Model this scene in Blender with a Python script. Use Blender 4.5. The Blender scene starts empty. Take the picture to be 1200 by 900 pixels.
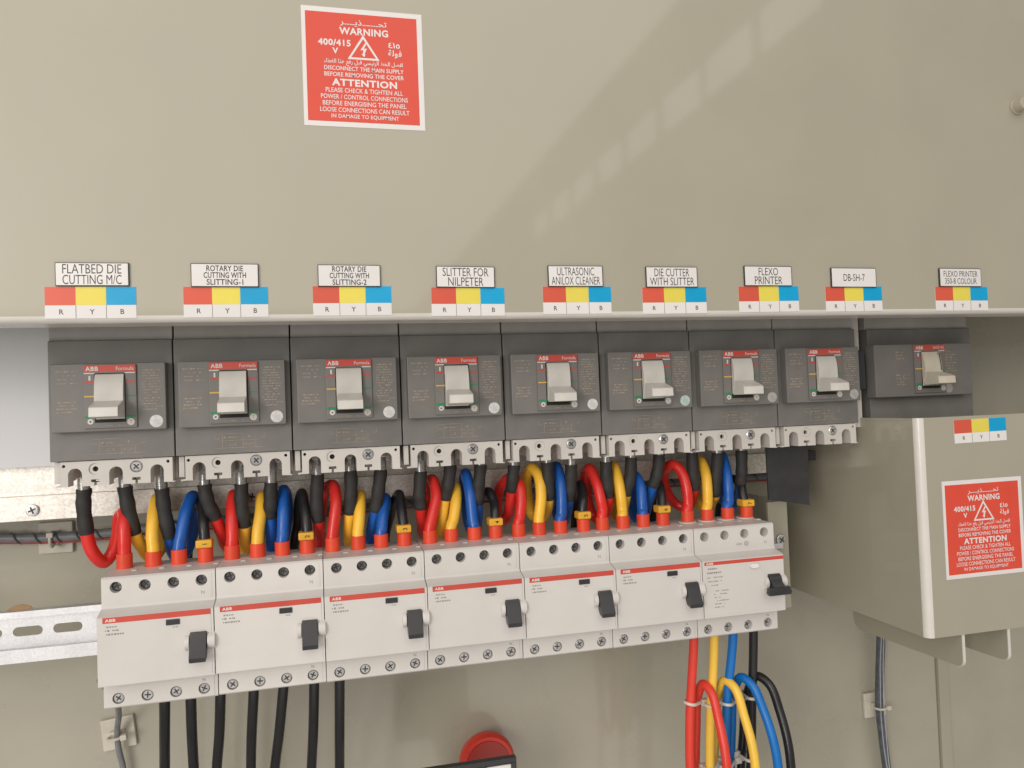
import bpy, bmesh, math, random
from mathutils import Vector, Matrix

# ------------------------------------------------------------------ scene, camera, light
SC = bpy.context.scene
COL = SC.collection
S = 0.001                                   # everything below is written in millimetres
random.seed(7)

cam_d = bpy.data.cameras.new('camera')
cam = bpy.data.objects.new('camera', cam_d)
COL.objects.link(cam)
SC.camera = cam
cam_d.sensor_width = 36.0
cam_d.lens = 26.95
cam_d.clip_start = 0.01
cam_d.clip_end = 60.0
YAW, PITCH, ROLL = 0.240367863, 0.0265034689, -0.0378542972
cy, sy, cp, sp, cr, sr = (math.cos(YAW), math.sin(YAW), math.cos(PITCH), math.sin(PITCH), math.cos(ROLL), math.sin(ROLL))
fw = Vector((sy * cp, cy * cp, sp))
r0 = Vector((cy, -sy, 0)); u0 = r0.cross(fw)
rt = cr * r0 + sr * u0
upv = -sr * r0 + cr * u0
mw = Matrix(((rt.x, upv.x, -fw.x, 0.1749), (rt.y, upv.y, -fw.y, -0.5564), (rt.z, upv.z, -fw.z, -0.0144), (0, 0, 0, 1)))
cam.matrix_world = mw

SC.view_settings.view_transform = 'Standard'
SC.view_settings.look = 'None'
SC.view_settings.exposure = 0.0
SC.view_settings.gamma = 1.0
SC.view_settings.use_curve_mapping = False

W = bpy.data.worlds.new('World'); SC.world = W; W.use_nodes = True
bg = W.node_tree.nodes['Background']
bg.inputs[0].default_value = (1.0, 0.95, 0.88, 1)
bg.inputs[1].default_value = 0.29


def lamp(name, loc, look, sx, sz, radiance, col):
    d = bpy.data.lights.new(name, 'AREA')
    d.shape = 'RECTANGLE'; d.size = sx; d.size_y = sz
    d.energy = radiance * math.pi * sx * sz
    d.color = col
    o = bpy.data.objects.new(name, d); COL.objects.link(o)
    o.location = loc
    v = Vector(look) - Vector(loc)
    o.rotation_euler = v.to_track_quat('-Z', 'Y').to_euler()
    return o

# an unseen left key lamp, the pale hall ceiling, an added floor fill and the clerestory windows
lamp('left_key_light', (-1.15, -1.9, 0.20), (0.15, 0, -0.05), 0.7, 0.9, 10.0, (1.0, 0.95, 0.90))  # unseen key lamp at the left front, placed for falloff to the right
lamp('hall_ceiling_light', (-5.0, -17.0, 4.1), (-5.0, -17.0, 0), 17.7, 29.0, 1.4, (1.0, 0.93, 0.88))
lamp('floor_fill_light', (-0.2, -2.2, -1.3), (-0.2, -2.2, 0), 3.2, 2.6, 0.75, (1.0, 0.93, 0.86))  # added upward fill lamp, brightens the lip and undersides
for wy in (-5.08, -6.08, -7.06, -8.14, -9.2, -10.3, -11.4, -12.6):
    lamp('clerestory_window_light', (4.0, wy, 3.17), (0.0, wy, 3.17), 0.84, 0.38, 1.25, (1.0, 0.97, 0.94))

# ------------------------------------------------------------------ materials
MATS = {}


def mat(name, col, rough=0.5, metal=0.0, coat=0.0, noise=0.06, nscale=60.0, bump=0.0, bscale=900.0,
        rvar=0.12, spec=0.5, coat_rough=0.15, dust=0.0, dustcol=(0.45, 0.41, 0.35)):
    m = bpy.data.materials.new(name); m.use_nodes = True
    nt = m.node_tree; N = nt.nodes; L = nt.links
    b = N['Principled BSDF']
    b.inputs['Roughness'].default_value = rough
    b.inputs['Metallic'].default_value = metal
    b.inputs['Coat Weight'].default_value = coat
    b.inputs['Coat Roughness'].default_value = coat_rough
    b.inputs['Specular IOR Level'].default_value = spec
    tc = N.new('ShaderNodeTexCoord')
    nz = N.new('ShaderNodeTexNoise'); nz.inputs['Scale'].default_value = nscale; nz.inputs['Detail'].default_value = 5
    L.new(tc.outputs['Object'], nz.inputs['Vector'])
    mr = N.new('ShaderNodeMapRange')
    mr.inputs['From Min'].default_value = 0.3; mr.inputs['From Max'].default_value = 0.7
    mr.inputs['To Min'].default_value = 1 - noise; mr.inputs['To Max'].default_value = 1 + noise
    L.new(nz.outputs['Fac'], mr.inputs['Value'])
    oi = N.new('ShaderNodeObjectInfo')
    ov = N.new('ShaderNodeMapRange'); ov.inputs['To Min'].default_value = 0.95; ov.inputs['To Max'].default_value = 1.05
    L.new(oi.outputs['Random'], ov.inputs['Value'])
    om = N.new('ShaderNodeMath'); om.operation = 'MULTIPLY'
    L.new(mr.outputs['Result'], om.inputs[0]); L.new(ov.outputs['Result'], om.inputs[1])
    mx = N.new('ShaderNodeMix'); mx.data_type = 'RGBA'; mx.blend_type = 'MULTIPLY'
    mx.inputs['Factor'].default_value = 1.0
    mx.inputs[6].default_value = (*col, 1)
    L.new(om.outputs[0], mx.inputs[7])
    out = mx.outputs[2]
    if dust > 0:
        n2 = N.new('ShaderNodeTexNoise'); n2.inputs['Scale'].default_value = 38; n2.inputs['Detail'].default_value = 9
        n2.inputs['Roughness'].default_value = 0.7
        L.new(tc.outputs['Object'], n2.inputs['Vector'])
        m2 = N.new('ShaderNodeMapRange')
        m2.inputs['From Min'].default_value = 0.42; m2.inputs['From Max'].default_value = 0.8
        m2.inputs['To Min'].default_value = 0.0; m2.inputs['To Max'].default_value = dust
        L.new(n2.outputs['Fac'], m2.inputs['Value'])
        x2 = N.new('ShaderNodeMix'); x2.data_type = 'RGBA'
        x2.inputs[7].default_value = (*dustcol, 1)
        L.new(m2.outputs['Result'], x2.inputs['Factor']); L.new(out, x2.inputs[6])
        out = x2.outputs[2]
    L.new(out, b.inputs['Base Color'])
    r = N.new('ShaderNodeMapRange')
    r.inputs['From Min'].default_value = 0.3; r.inputs['From Max'].default_value = 0.7
    r.inputs['To Min'].default_value = max(0.02, rough - rvar * 0.5); r.inputs['To Max'].default_value = min(1, rough + rvar * 0.5)
    L.new(nz.outputs['Fac'], r.inputs['Value']); L.new(r.outputs['Result'], b.inputs['Roughness'])
    if bump > 0:
        n3 = N.new('ShaderNodeTexNoise'); n3.inputs['Scale'].default_value = bscale; n3.inputs['Detail'].default_value = 2
        L.new(tc.outputs['Object'], n3.inputs['Vector'])
        bp = N.new('ShaderNodeBump'); bp.inputs['Strength'].default_value = bump; bp.inputs['Distance'].default_value = 0.0004
        L.new(n3.outputs['Fac'], bp.inputs['Height'])
        L.new(bp.outputs['Normal'], b.inputs['Normal'])
    MATS[name] = m
    return m


def zinc(name, base=(0.62, 0.61, 0.58), rough=0.34, spots=0.5, scale=260.0):
    m = bpy.data.materials.new(name); m.use_nodes = True
    nt = m.node_tree; N = nt.nodes; L = nt.links; b = N['Principled BSDF']
    tc = N.new('ShaderNodeTexCoord')
    vo = N.new('ShaderNodeTexVoronoi'); vo.inputs['Scale'].default_value = scale
    L.new(tc.outputs['Object'], vo.inputs['Vector'])
    sx = N.new('ShaderNodeSeparateColor'); L.new(vo.outputs['Color'], sx.inputs['Color'])
    nz = N.new('ShaderNodeTexNoise'); nz.inputs['Scale'].default_value = 45; nz.inputs['Detail'].default_value = 8
    L.new(tc.outputs['Object'], nz.inputs['Vector'])
    ad = N.new('ShaderNodeMath'); ad.operation = 'ADD'
    L.new(sx.outputs['Red'], ad.inputs[0]); L.new(nz.outputs['Fac'], ad.inputs[1])
    mr = N.new('ShaderNodeMapRange')
    mr.inputs['From Min'].default_value = 0.2; mr.inputs['From Max'].default_value = 1.5
    mr.inputs['To Min'].default_value = 1 - spots; mr.inputs['To Max'].default_value = 1.1
    L.new(ad.outputs[0], mr.inputs['Value'])
    mx = N.new('ShaderNodeMix'); mx.data_type = 'RGBA'; mx.blend_type = 'MULTIPLY'; mx.inputs['Factor'].default_value = 1
    mx.inputs[6].default_value = (*base, 1); L.new(mr.outputs['Result'], mx.inputs[7])
    L.new(mx.outputs[2], b.inputs['Base Color'])
    b.inputs['Metallic'].default_value = 0.75
    r = N.new('ShaderNodeMapRange'); r.inputs['To Min'].default_value = rough - 0.1; r.inputs['To Max'].default_value = rough + 0.2
    L.new(nz.outputs['Fac'], r.inputs['Value']); L.new(r.outputs['Result'], b.inputs['Roughness'])
    MATS[name] = m
    return m

paint = mat('beige_paint', (0.393, 0.369, 0.286), 0.42, noise=0.03, nscale=14, bump=0.025, bscale=420, spec=0.5, coat=0.8, coat_rough=0.05, dust=0.07, dustcol=(0.33, 0.30, 0.23))
edge_paint = mat('pale_edge_paint', (0.70, 0.67, 0.62), 0.35, noise=0.03, nscale=60, coat=0.5)  # paler than the sheet paint, for the lip, box corner and tab edges
paint_in = mat('beige_paint_inside', (0.40, 0.377, 0.298), 0.3, noise=0.05, nscale=18, bump=0.03, bscale=300, spec=0.5, dust=0.1, coat=0.65, coat_rough=0.09)
greyp = mat('grey_plastic', (0.178, 0.171, 0.160), 0.48, noise=0.1, nscale=35, bump=0.12, bscale=2500, dust=0.22, dustcol=(0.32, 0.29, 0.25))
greyp2 = mat('grey_front_plastic', (0.185, 0.177, 0.165), 0.45, noise=0.08, nscale=35, bump=0.1, bscale=2500, dust=0.16, dustcol=(0.32, 0.29, 0.25))
greyt = mat('grey_terminal_plastic', (0.40, 0.385, 0.36), 0.55, noise=0.1, nscale=40, dust=0.1)
whitep = mat('light_grey_plastic', (0.60, 0.57, 0.53), 0.5, noise=0.05, nscale=50, dust=0.1, dustcol=(0.4, 0.36, 0.3))
rccbp = mat('white_plastic', (0.675, 0.65, 0.62), 0.42, noise=0.03, nscale=30, bump=0.04, bscale=2500, dust=0.14, dustcol=(0.52, 0.46, 0.38))
handp = mat('cream_handle_plastic', (0.68, 0.66, 0.61), 0.42, noise=0.06, nscale=90, dust=0.18, dustcol=(0.40, 0.36, 0.3))
handp2 = mat('yellowed_handle_plastic', (0.65, 0.60, 0.49), 0.42, noise=0.06, nscale=90, dust=0.15, dustcol=(0.40, 0.33, 0.24))
redstripe = mat('red_print', (0.60, 0.075, 0.05), 0.45, noise=0.05)
whiteink = mat('white_ink', (0.72, 0.69, 0.65), 0.5, noise=0.04)
tanink = mat('faded_tan_ink', (0.33, 0.275, 0.215), 0.6, noise=0.35, nscale=400)
greyink = mat('grey_ink', (0.30, 0.285, 0.27), 0.6, noise=0.2, nscale=400)
blackink = mat('black_ink', (0.035, 0.033, 0.033), 0.5, noise=0.1)
yellowink = mat('yellow_ink', (0.72, 0.45, 0.08), 0.5)
greenink = mat('green_ink', (0.02, 0.25, 0.11), 0.5)
redink = mat('dull_red_ink', (0.55, 0.07, 0.055), 0.5)
blackp = mat('black_plastic', (0.034, 0.034, 0.036), 0.38, noise=0.15, nscale=90, bump=0.05, bscale=2500)
slotblack = mat('dark_recess', (0.02, 0.019, 0.018), 0.8)
shrinkm = mat('heat_shrink_black', (0.028, 0.027, 0.026), 0.62, noise=0.25, nscale=120, bump=0.25, bscale=900)
cab_m = {
    'red': mat('red_cable', (0.74, 0.03, 0.024), 0.3, noise=0.06, nscale=60),
    'yellow': mat('yellow_cable', (0.95, 0.55, 0.05), 0.3, noise=0.06, nscale=60),
    'blue': mat('blue_cable', (0.010, 0.105, 0.44), 0.3, noise=0.06, nscale=60),
    'black': mat('black_cable', (0.016, 0.016, 0.017), 0.33, noise=0.1, nscale=60),
}
cab_low = {  # front light on the lower cables is put into these lighter colours
    'red': mat('front_lit_red_cable', (0.76, 0.055, 0.035), 0.38, noise=0.05),
    'yellow': mat('front_lit_yellow_cable', (0.9, 0.58, 0.075), 0.38, noise=0.05),
    'blue': mat('front_lit_blue_cable', (0.004, 0.17, 0.55), 0.38, noise=0.05),
    'black': cab_m['black'],
}
sleevem = mat('orange_red_sleeve', (0.78, 0.075, 0.03), 0.42, noise=0.06, nscale=80)
markerm = mat('yellow_marker', (0.80, 0.42, 0.035), 0.4, noise=0.05)
stk_white = mat('white_sticker', (0.78, 0.765, 0.745), 0.38, noise=0.02)
stk_red = mat('sticker_red', (0.70, 0.075, 0.043), 0.38, noise=0.03)
ph_red = mat('phase_red', (0.68, 0.105, 0.06), 0.35, noise=0.04)
ph_yel = mat('phase_yellow', (0.80, 0.68, 0.10), 0.35, noise=0.04)
ph_blu = mat('phase_blue', (0.0, 0.37, 0.68), 0.35, noise=0.04)
engr_black = mat('engraved_black_edge', (0.03, 0.03, 0.03), 0.35)
boardm = mat('white_board', (0.76, 0.765, 0.785), 0.5, noise=0.03, nscale=12)
zincm = zinc('galvanised_steel', (0.72, 0.685, 0.63), 0.38, 0.25, 700)
dinm = zinc('plated_rail_steel', (0.74, 0.745, 0.76), 0.36, 0.08, 900)
screwm = zinc('screw_steel', (0.62, 0.62, 0.62), 0.26, 0.3, 1500)
shaded_screw = zinc('shaded_screw_steel', (0.22, 0.22, 0.22), 0.35, 0.5, 1500)  # darker screw steel: shade of the deep upper holes put into the colour
clampm = zinc('clamp_steel', (0.5, 0.49, 0.47), 0.26, 0.5, 1200)
tiem = mat('natural_nylon', (0.66, 0.63, 0.57), 0.35, noise=0.05)
mountm = mat('aged_nylon', (0.62, 0.58, 0.49), 0.42, noise=0.1, nscale=70)
spiralm = mat('grey_spiral_wrap', (0.10, 0.105, 0.115), 0.3, noise=0.2, nscale=120)
wirem = mat('grey_wire', (0.20, 0.205, 0.215), 0.4, noise=0.15, nscale=120)
hosem = mat('blue_grey_sleeving', (0.085, 0.095, 0.115), 0.35, noise=0.3, nscale=200)
hosel = mat('pale_wire', (0.40, 0.41, 0.43), 0.4)
thinred = mat('thin_red_wire', (0.42, 0.05, 0.05), 0.4)
knobred = mat('red_button_plastic', (0.68, 0.05, 0.03), 0.32, noise=0.06)
knobdark = mat('dark_red_plastic', (0.42, 0.035, 0.022), 0.3, noise=0.08)
stainm = mat('rust_tape', (0.34, 0.2, 0.08), 0.6, noise=0.3, nscale=90)

# ------------------------------------------------------------------ mesh helpers
DG = bpy.context.evaluated_depsgraph_get
FONT_CACHE = {}



def glyphs(body, bold):
    key = (body, bold)
    if key not in FONT_CACHE:
        c = bpy.data.curves.new('lettering', 'FONT'); c.body = body; c.size = 1.0; c.offset = bold; c.space_character = 1.0 + max(0, bold) * 3.0
        c.resolution_u = 3
        o = bpy.data.objects.new('lettering', c); COL.objects.link(o)
        me = bpy.data.meshes.new_from_object(o.evaluated_get(DG()))
        vs = [(v.co.x, v.co.y) for v in me.vertices]
        fs = [tuple(p.vertices) for p in me.polygons]
        bpy.data.objects.remove(o); bpy.data.curves.remove(c); bpy.data.meshes.remove(me)
        FONT_CACHE[key] = (vs, fs)
    return FONT_CACHE[key]


def weighted(o):
    md = o.modifiers.new('weighted_normal', 'WEIGHTED_NORMAL'); md.keep_sharp = True; md.weight = 50


class MB:
    def __init__(self):
        self.bm = bmesh.new()

    def box(self, x0, x1, y0, y1, z0, z1, bev=0.0, seg=2):
        bm = self.bm
        vs = [bm.verts.new((x * S, y * S, z * S)) for x in (x0, x1) for y in (y0, y1) for z in (z0, z1)]
        fs = [(0, 1, 3, 2), (4, 6, 7, 5), (0, 4, 5, 1), (2, 3, 7, 6), (0, 2, 6, 4), (1, 5, 7, 3)]
        nf = [bm.faces.new([vs[i] for i in f]) for f in fs]
        if bev > 0:
            es = list({e for f in nf for e in f.edges})
            bmesh.ops.bevel(bm, geom=es, offset=bev * S, segments=seg, profile=0.5, affect='EDGES')
        return self

    def prism(self, pts, a0, a1, axis, bev=0.0):
        """pts are 2-D outline points; axis is the extrusion axis: x -> (y,z), y -> (x,z), z -> (x,y)."""
        bm = self.bm

        def co(p, a):
            if axis == 'x': return Vector((a, p[0], p[1])) * S
            if axis == 'y': return Vector((p[0], a, p[1])) * S
            return Vector((p[0], p[1], a)) * S
        A = [bm.verts.new(co(p, a0)) for p in pts]
        B = [bm.verts.new(co(p, a1)) for p in pts]
        nf = [bm.faces.new(A), bm.faces.new(B[::-1])]
        n = len(pts)
        for i in range(n):
            j = (i + 1) % n
            nf.append(bm.faces.new([A[i], B[i], B[j], A[j]]))
        bmesh.ops.recalc_face_normals(bm, faces=nf)
        if bev > 0:
            es = list(nf[0].edges) + list(nf[1].edges)
            bmesh.ops.bevel(bm, geom=es, offset=bev * S, segments=2, profile=0.5, affect='EDGES')
        return self

    def cyl(self, c, r, a0, a1, axis='y', seg=28, r2=None, sx=1.0, bev=0.0):
        if r2 is None:
            pts = []
            for i in range(seg):
                t = 2 * math.pi * i / seg
                if axis == 'x': pts.append((c[0] + r * math.cos(t), c[1] + r * math.sin(t)))
                else: pts.append((c[0] + r * sx * math.cos(t), c[1] + r * math.sin(t)))
            return self.prism(pts, a0, a1, axis, bev)
        bm = self.bm
        rings = []
        for a, rr in ((a0, r), (a1, r2)):
            ring = []
            for i in range(seg):
                t = 2 * math.pi * i / seg
                p = (c[0] + rr * math.cos(t), c[1] + rr * math.sin(t))
                if axis == 'x': v = (a, p[0], p[1])
                elif axis == 'y': v = (p[0], a, p[1])
                else: v = (p[0], p[1], a)
                ring.append(bm.verts.new(Vector(v) * S))
            rings.append(ring)
        nf = [bm.faces.new(rings[0]), bm.faces.new(rings[1][::-1])]
        for i in range(seg):
            j = (i + 1) % seg
            nf.append(bm.faces.new([rings[0][i], rings[1][i], rings[1][j], rings[0][j]]))
        bmesh.ops.recalc_face_normals(bm, faces=nf)
        return self

    def ring(self, c, r_out, r_in, y0, y1, seg=32):
        bm = self.bm; R = []
        for y, rr in ((y0, r_out), (y0, r_in), (y1, r_in), (y1, r_out)):
            R.append([bm.verts.new(Vector((c[0] + rr * math.cos(2 * math.pi * i / seg), y, c[1] + rr * math.sin(2 * math.pi * i / seg))) * S) for i in range(seg)])
        nf = []
        for k in range(4):
            a, b = R[k], R[(k + 1) % 4]
            for i in range(seg):
                j = (i + 1) % seg
                nf.append(bm.faces.new([a[i], a[j], b[j], b[i]]))
        bmesh.ops.recalc_face_normals(bm, faces=nf)
        return self

    def tube(self, pts, r, seg=14, closed=False, flat=1.0):
        bm = self.bm
        P = [Vector(p) for p in pts]
        n = len(P)
        rr = r if isinstance(r, (list, tuple)) else [r] * n
        T = []
        for i in range(n):
            a = P[(i - 1) % n] if (closed or i > 0) else P[i]
            b = P[(i + 1) % n] if (closed or i < n - 1) else P[i]
            T.append((b - a).normalized())
        nrm = T[0].orthogonal().normalized()
        rings = []
        for i in range(n):
            nrm = (nrm - T[i] * nrm.dot(T[i])).normalized()
            bi = T[i].cross(nrm)
            rings.append([bm.verts.new((P[i] + (nrm * math.cos(2 * math.pi * k / seg) + bi * (flat * math.sin(2 * math.pi * k / seg))) * rr[i]) * S) for k in range(seg)])
        nf = []
        for i in range(n if closed else n - 1):
            a, b = rings[i], rings[(i + 1) % n]
            for k in range(seg):
                j = (k + 1) % seg
                nf.append(bm.faces.new([a[k], a[j], b[j], b[k]]))
        if not closed:
            nf.append(bm.faces.new(rings[0][::-1])); nf.append(bm.faces.new(rings[-1]))
        bmesh.ops.recalc_face_normals(bm, faces=nf)
        return self

    def text(self, body, cx, cz, h, y, w=None, bold=0.0, rot=0.0, align='c', maxw=None, lower=False, depth=0.0):
        """flat lettering facing -y; h = height of the drawn line, w = exact width if given."""
        vs, fs = glyphs(body, bold)
        if not vs: return self
        xs = [v[0] for v in vs]; zs = [v[1] for v in vs]
        x0, x1, z0, z1 = min(xs), max(xs), min(zs), max(zs)
        sz = h / (z1 - z0) if not lower else h / 0.72
        sx = sz if w is None else w / (x1 - x0)
        if maxw and (x1 - x0) * sx > maxw: sx = maxw / (x1 - x0)
        ox = {'c': -(x0 + x1) / 2, 'l': -x0, 'r': -x1}[align]
        oz = -(z0 + z1) / 2
        c, s_ = math.cos(rot), math.sin(rot)
        V = []
        for v in vs:
            px = (v[0] + ox) * sx; pz = (v[1] + oz) * sz
            V.append(self.bm.verts.new(Vector((cx + px * c - pz * s_, y, cz + px * s_ + pz * c)) * S))
        for f in fs:
            try:
                nf = self.bm.faces.new([V[i] for i in f])
            except ValueError:
                pass
        return self

    def mesh(self, name, m, ang=35):
        me = bpy.data.meshes.new(name)
        self.bm.normal_update()
        self.bm.to_mesh(me); self.bm.free()
        me.materials.append(m)
        if len(me.polygons):
            me.polygons.foreach_set('use_smooth', [True] * len(me.polygons))
            me.set_sharp_from_angle(angle=math.radians(ang))
        me.update()
        return me

    def build(self, name, m, parent=None, ang=35):
        o = bpy.data.objects.new(name, self.mesh(name, m, ang))
        COL.objects.link(o)
        if parent: o.parent = parent
        weighted(o)
        return o


def cut(obj, cutter):
    """subtract a helper mesh from obj and drop the helper."""
    co = cutter.build('cutter', slotblack)
    obj.modifiers.clear(); co.modifiers.clear()
    md = obj.modifiers.new('b', 'BOOLEAN'); md.operation = 'DIFFERENCE'; md.solver = 'EXACT'; md.use_self = True; md.object = co
    me = bpy.data.meshes.new_from_object(obj.evaluated_get(DG()))
    obj.modifiers.clear(); weighted(obj); old = obj.data; me.name = old.name; obj.data = me
    bpy.data.meshes.remove(old)
    me.polygons.foreach_set('use_smooth', [True] * len(me.polygons))
    me.set_sharp_from_angle(angle=math.radians(35))
    cm = co.data; bpy.data.objects.remove(co); bpy.data.meshes.remove(cm)


def tag(o, label, cat, group=None, kind=None):
    o['label'] = label; o['category'] = cat
    if group: o['group'] = group
    if kind: o['kind'] = kind
    return o


def empty(name, loc=(0, 0, 0)):
    o = bpy.data.objects.new(name, None); COL.objects.link(o)
    o.empty_display_size = 0.02
    o.location = Vector(loc) * S
    return o


def copy_tree(o, parent=None):
    c = o.copy(); COL.objects.link(c)
    if parent: c.parent = parent
    for ch in o.children: copy_tree(ch, c)
    return c


def spline(P, per=10):
    P = [Vector(p) for p in P]
    Q = [P[0] * 2 - P[1]] + P + [P[-1] * 2 - P[-2]]
    out = []
    idx = []
    for i in range(1, len(Q) - 2):
        p0, p1, p2, p3 = Q[i - 1], Q[i], Q[i + 1], Q[i + 2]
        t0 = 0.0
        t1 = t0 + max((p1 - p0).length, 1e-4) ** 0.5
        t2 = t1 + max((p2 - p1).length, 1e-4) ** 0.5
        t3 = t2 + max((p3 - p2).length, 1e-4) ** 0.5
        idx.append(len(out))
        for k in range(per):
            t = t1 + (t2 - t1) * k / per
            a1 = p0 * ((t1 - t) / (t1 - t0)) + p1 * ((t - t0) / (t1 - t0))
            a2 = p1 * ((t2 - t) / (t2 - t1)) + p2 * ((t - t1) / (t2 - t1))
            a3 = p2 * ((t3 - t) / (t3 - t2)) + p3 * ((t - t2) / (t3 - t2))
            b1 = a1 * ((t2 - t) / (t2 - t0)) + a2 * ((t - t0) / (t2 - t0))
            b2 = a2 * ((t3 - t) / (t3 - t1)) + a3 * ((t - t1) / (t3 - t1))
            out.append(b1 * ((t2 - t) / (t2 - t1)) + b2 * ((t - t1) / (t2 - t1)))
    idx.append(len(out)); out.append(P[-1])
    return out, idx


def arc(cx, cy_, r, a0, a1, n=7):
    return [(cx + r * math.cos(math.radians(a0 + (a1 - a0) * i / (n - 1))), cy_ + r * math.sin(math.radians(a0 + (a1 - a0) * i / (n - 1)))) for i in range(n)]


def screw_head(m, c, r, y, dome=0.7):
    """pan head whose front is at y, with a cross recess and collar (facing -y)."""
    m.cyl(c, r * 0.8, y, y + 0.5, 'y', 24, r2=r)
    m.cyl(c, r, y + 0.5, y + 1.6, 'y', 24)


def screw(parent, c, r, y, rot=0.5, name='screw', ms=None):
    m = MB(); screw_head(m, c, r, y)
    o = m.build(name, ms or screwm, parent)
    k = MB()
    for a in (rot, rot + math.pi / 2):
        ca, sa = math.cos(a), math.sin(a); l, w = r * 0.62, r * 0.13
        pts = [(c[0] + x * ca - z * sa, c[1] + x * sa + z * ca) for x, z in ((-l, -w), (l, -w), (l, w), (-l, w))]
        k.prism(pts, y - 0.06 - 0.02 * (a > rot), y + 0.2, 'y')
    return o, k

# ------------------------------------------------------------------ the setting: back panel of the enclosure
m = MB(); m.box(-700, 806, 150, 153, -800, 700)
o = m.build('back_panel', paint_in)
tag(o, 'beige painted back panel behind the breakers and cables', 'back panel', kind='structure')
m = MB(); m.box(821, 1400, 150, 153, -800, 700)
o = m.build('side_panel', paint_in)
tag(o, 'beige painted panel right of the upright joint strip', 'side panel', kind='structure')
m = MB(); m.box(807, 820, 146, 152, -800, 690, 0.8)
o = m.build('joint_strip', paint)
tag(o, 'narrow upright beige joint strip between the two back panels', 'strip')

# upper cover: one folded sheet with a rounded lower lip
m = MB()
m.prism([(-70, 700), (-70, 45.8), (-68.6, 45.8), (-68.6, 700)], -700, 1400, 'x')
cover = m.build('upper_cover', paint)
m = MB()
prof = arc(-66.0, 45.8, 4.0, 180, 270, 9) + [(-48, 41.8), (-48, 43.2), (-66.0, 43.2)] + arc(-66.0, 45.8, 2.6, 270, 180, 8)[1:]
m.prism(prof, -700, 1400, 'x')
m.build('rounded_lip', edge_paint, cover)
tag(cover, 'large flat beige steel cover with a rounded lower lip above the breakers', 'cover')
m = MB(); m.cyl((712.5, 205.5), 5.0, -79, -70, 'y', 24, bev=1.0); m.cyl((712.5, 205.5), 6.5, -71.5, -70.02, 'y', 24)
m.build('fixing_knob', mat('worn_knob', (0.42, 0.39, 0.31), 0.3), cover)

# ------------------------------------------------------------------ white board, galvanised rail, DIN rail
m = MB(); m.box(-260, 640, 70, 73, -46.8, 130, 0.4)
o = m.build('insulating_board', boardm)
tag(o, 'smooth pale white insulating board behind the first breaker', 'board')

rail = MB()
rail.prism([(46.5, -66.8), (46.5, -83.5), (50, -83.5), (50, -69), (58, -66.8), (58, -66), (52, -65.6), (52, -43), (53.5, -43), (53.5, -64), (60, -64), (60, -66.8)][::1] if False else
           [(75, -68.5), (75, -86), (77.5, -86), (77.5, -70), (86, -70), (86, -43), (84, -43), (84, -68.5)], -290, 600, 'x')
rail = rail.build('mounting_rail', zincm)
tag(rail, 'dull speckled galvanised mounting rail under the row of grey breakers', 'rail')
for i, sx_ in enumerate((-35, 118, 345, 520)):
    o, k = screw(rail, (sx_, -78.5), 4.3, 73.0, 0.4 + i)
    k.build('screw_recess', blackink, o)
m = MB(); m.box(588.3, 609, 60.0, 74.5, -76, -67, 0.4)
tag(m.build('rail_spacer', blackp), 'small black spacer block behind the hanging black plate', 'spacer')

din = MB()
din.prism([(52, -146.5), (52, -151), (53, -151), (53, -147.5), (59, -147.5), (59, -176.5), (53, -176.5), (53, -173), (52, -173), (52, -182), (53.4, -182), (53.4, -177.6), (60.2, -177.6), (60.2, -146.5)], -210, 566, 'x')
din = din.build('din_rail', dinm)
ct = MB()
for i in range(-6, 2):
    cx0 = -34.4 + 25.6 * i
    pts = arc(cx0 + 6.2, -162, 3.3, -90, 90, 9) + arc(cx0 - 6.2, -162, 3.3, 90, 270, 9)
    ct.prism(pts, 55, 64, 'y')
cut(din, ct)
tag(din, 'slotted plated DIN rail carrying the row of white breakers', 'rail')

# bracket at the right end of the DIN rail
m = MB(); m.box(555, 574.5, 56, 60, -205, -110, 0.8); m.box(573, 574.5, 60, 149, -205, -110, 0.4)
br = m.build('rail_bracket', paint_in)
tag(br, 'beige steel bracket with one screw right of the white breaker row', 'bracket')
o, k = screw(br, (566, -144), 4.6, 53.5, 0.9); k.build('screw_recess', blackink, o)

# ------------------------------------------------------------------ moulded case breakers
def text_rows(m, x0, x1, ztop, zbot, rows, h, y, dens=0.75):
    """rows of worn, unreadable print: short broken strokes."""
    for i in range(rows):
        z = ztop + (zbot - ztop) * i / max(1, rows - 1)
        x = x0 + random.uniform(0, 1.5)
        end = x1 - random.uniform(0, (x1 - x0) * 0.35)
        while x < end:
            l = random.uniform(0.5, 1.6)
            if random.random() < dens:
                hh = h * random.uniform(0.55, 1.0)
                m.box(x, min(x + l, x1), y, y + 0.12, z - hh / 2, z + hh / 2)
            x += l + random.uniform(0.25, 0.6)


def seal_material(col):
    return mat('seal_sticker_foil', col, 0.3, noise=0.2, nscale=300)
seal_silver = seal_material((0.66, 0.66, 0.64))
seal_green = seal_material((0.50, 0.62, 0.57))
seal_grey = seal_material((0.42, 0.41, 0.39))



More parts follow.
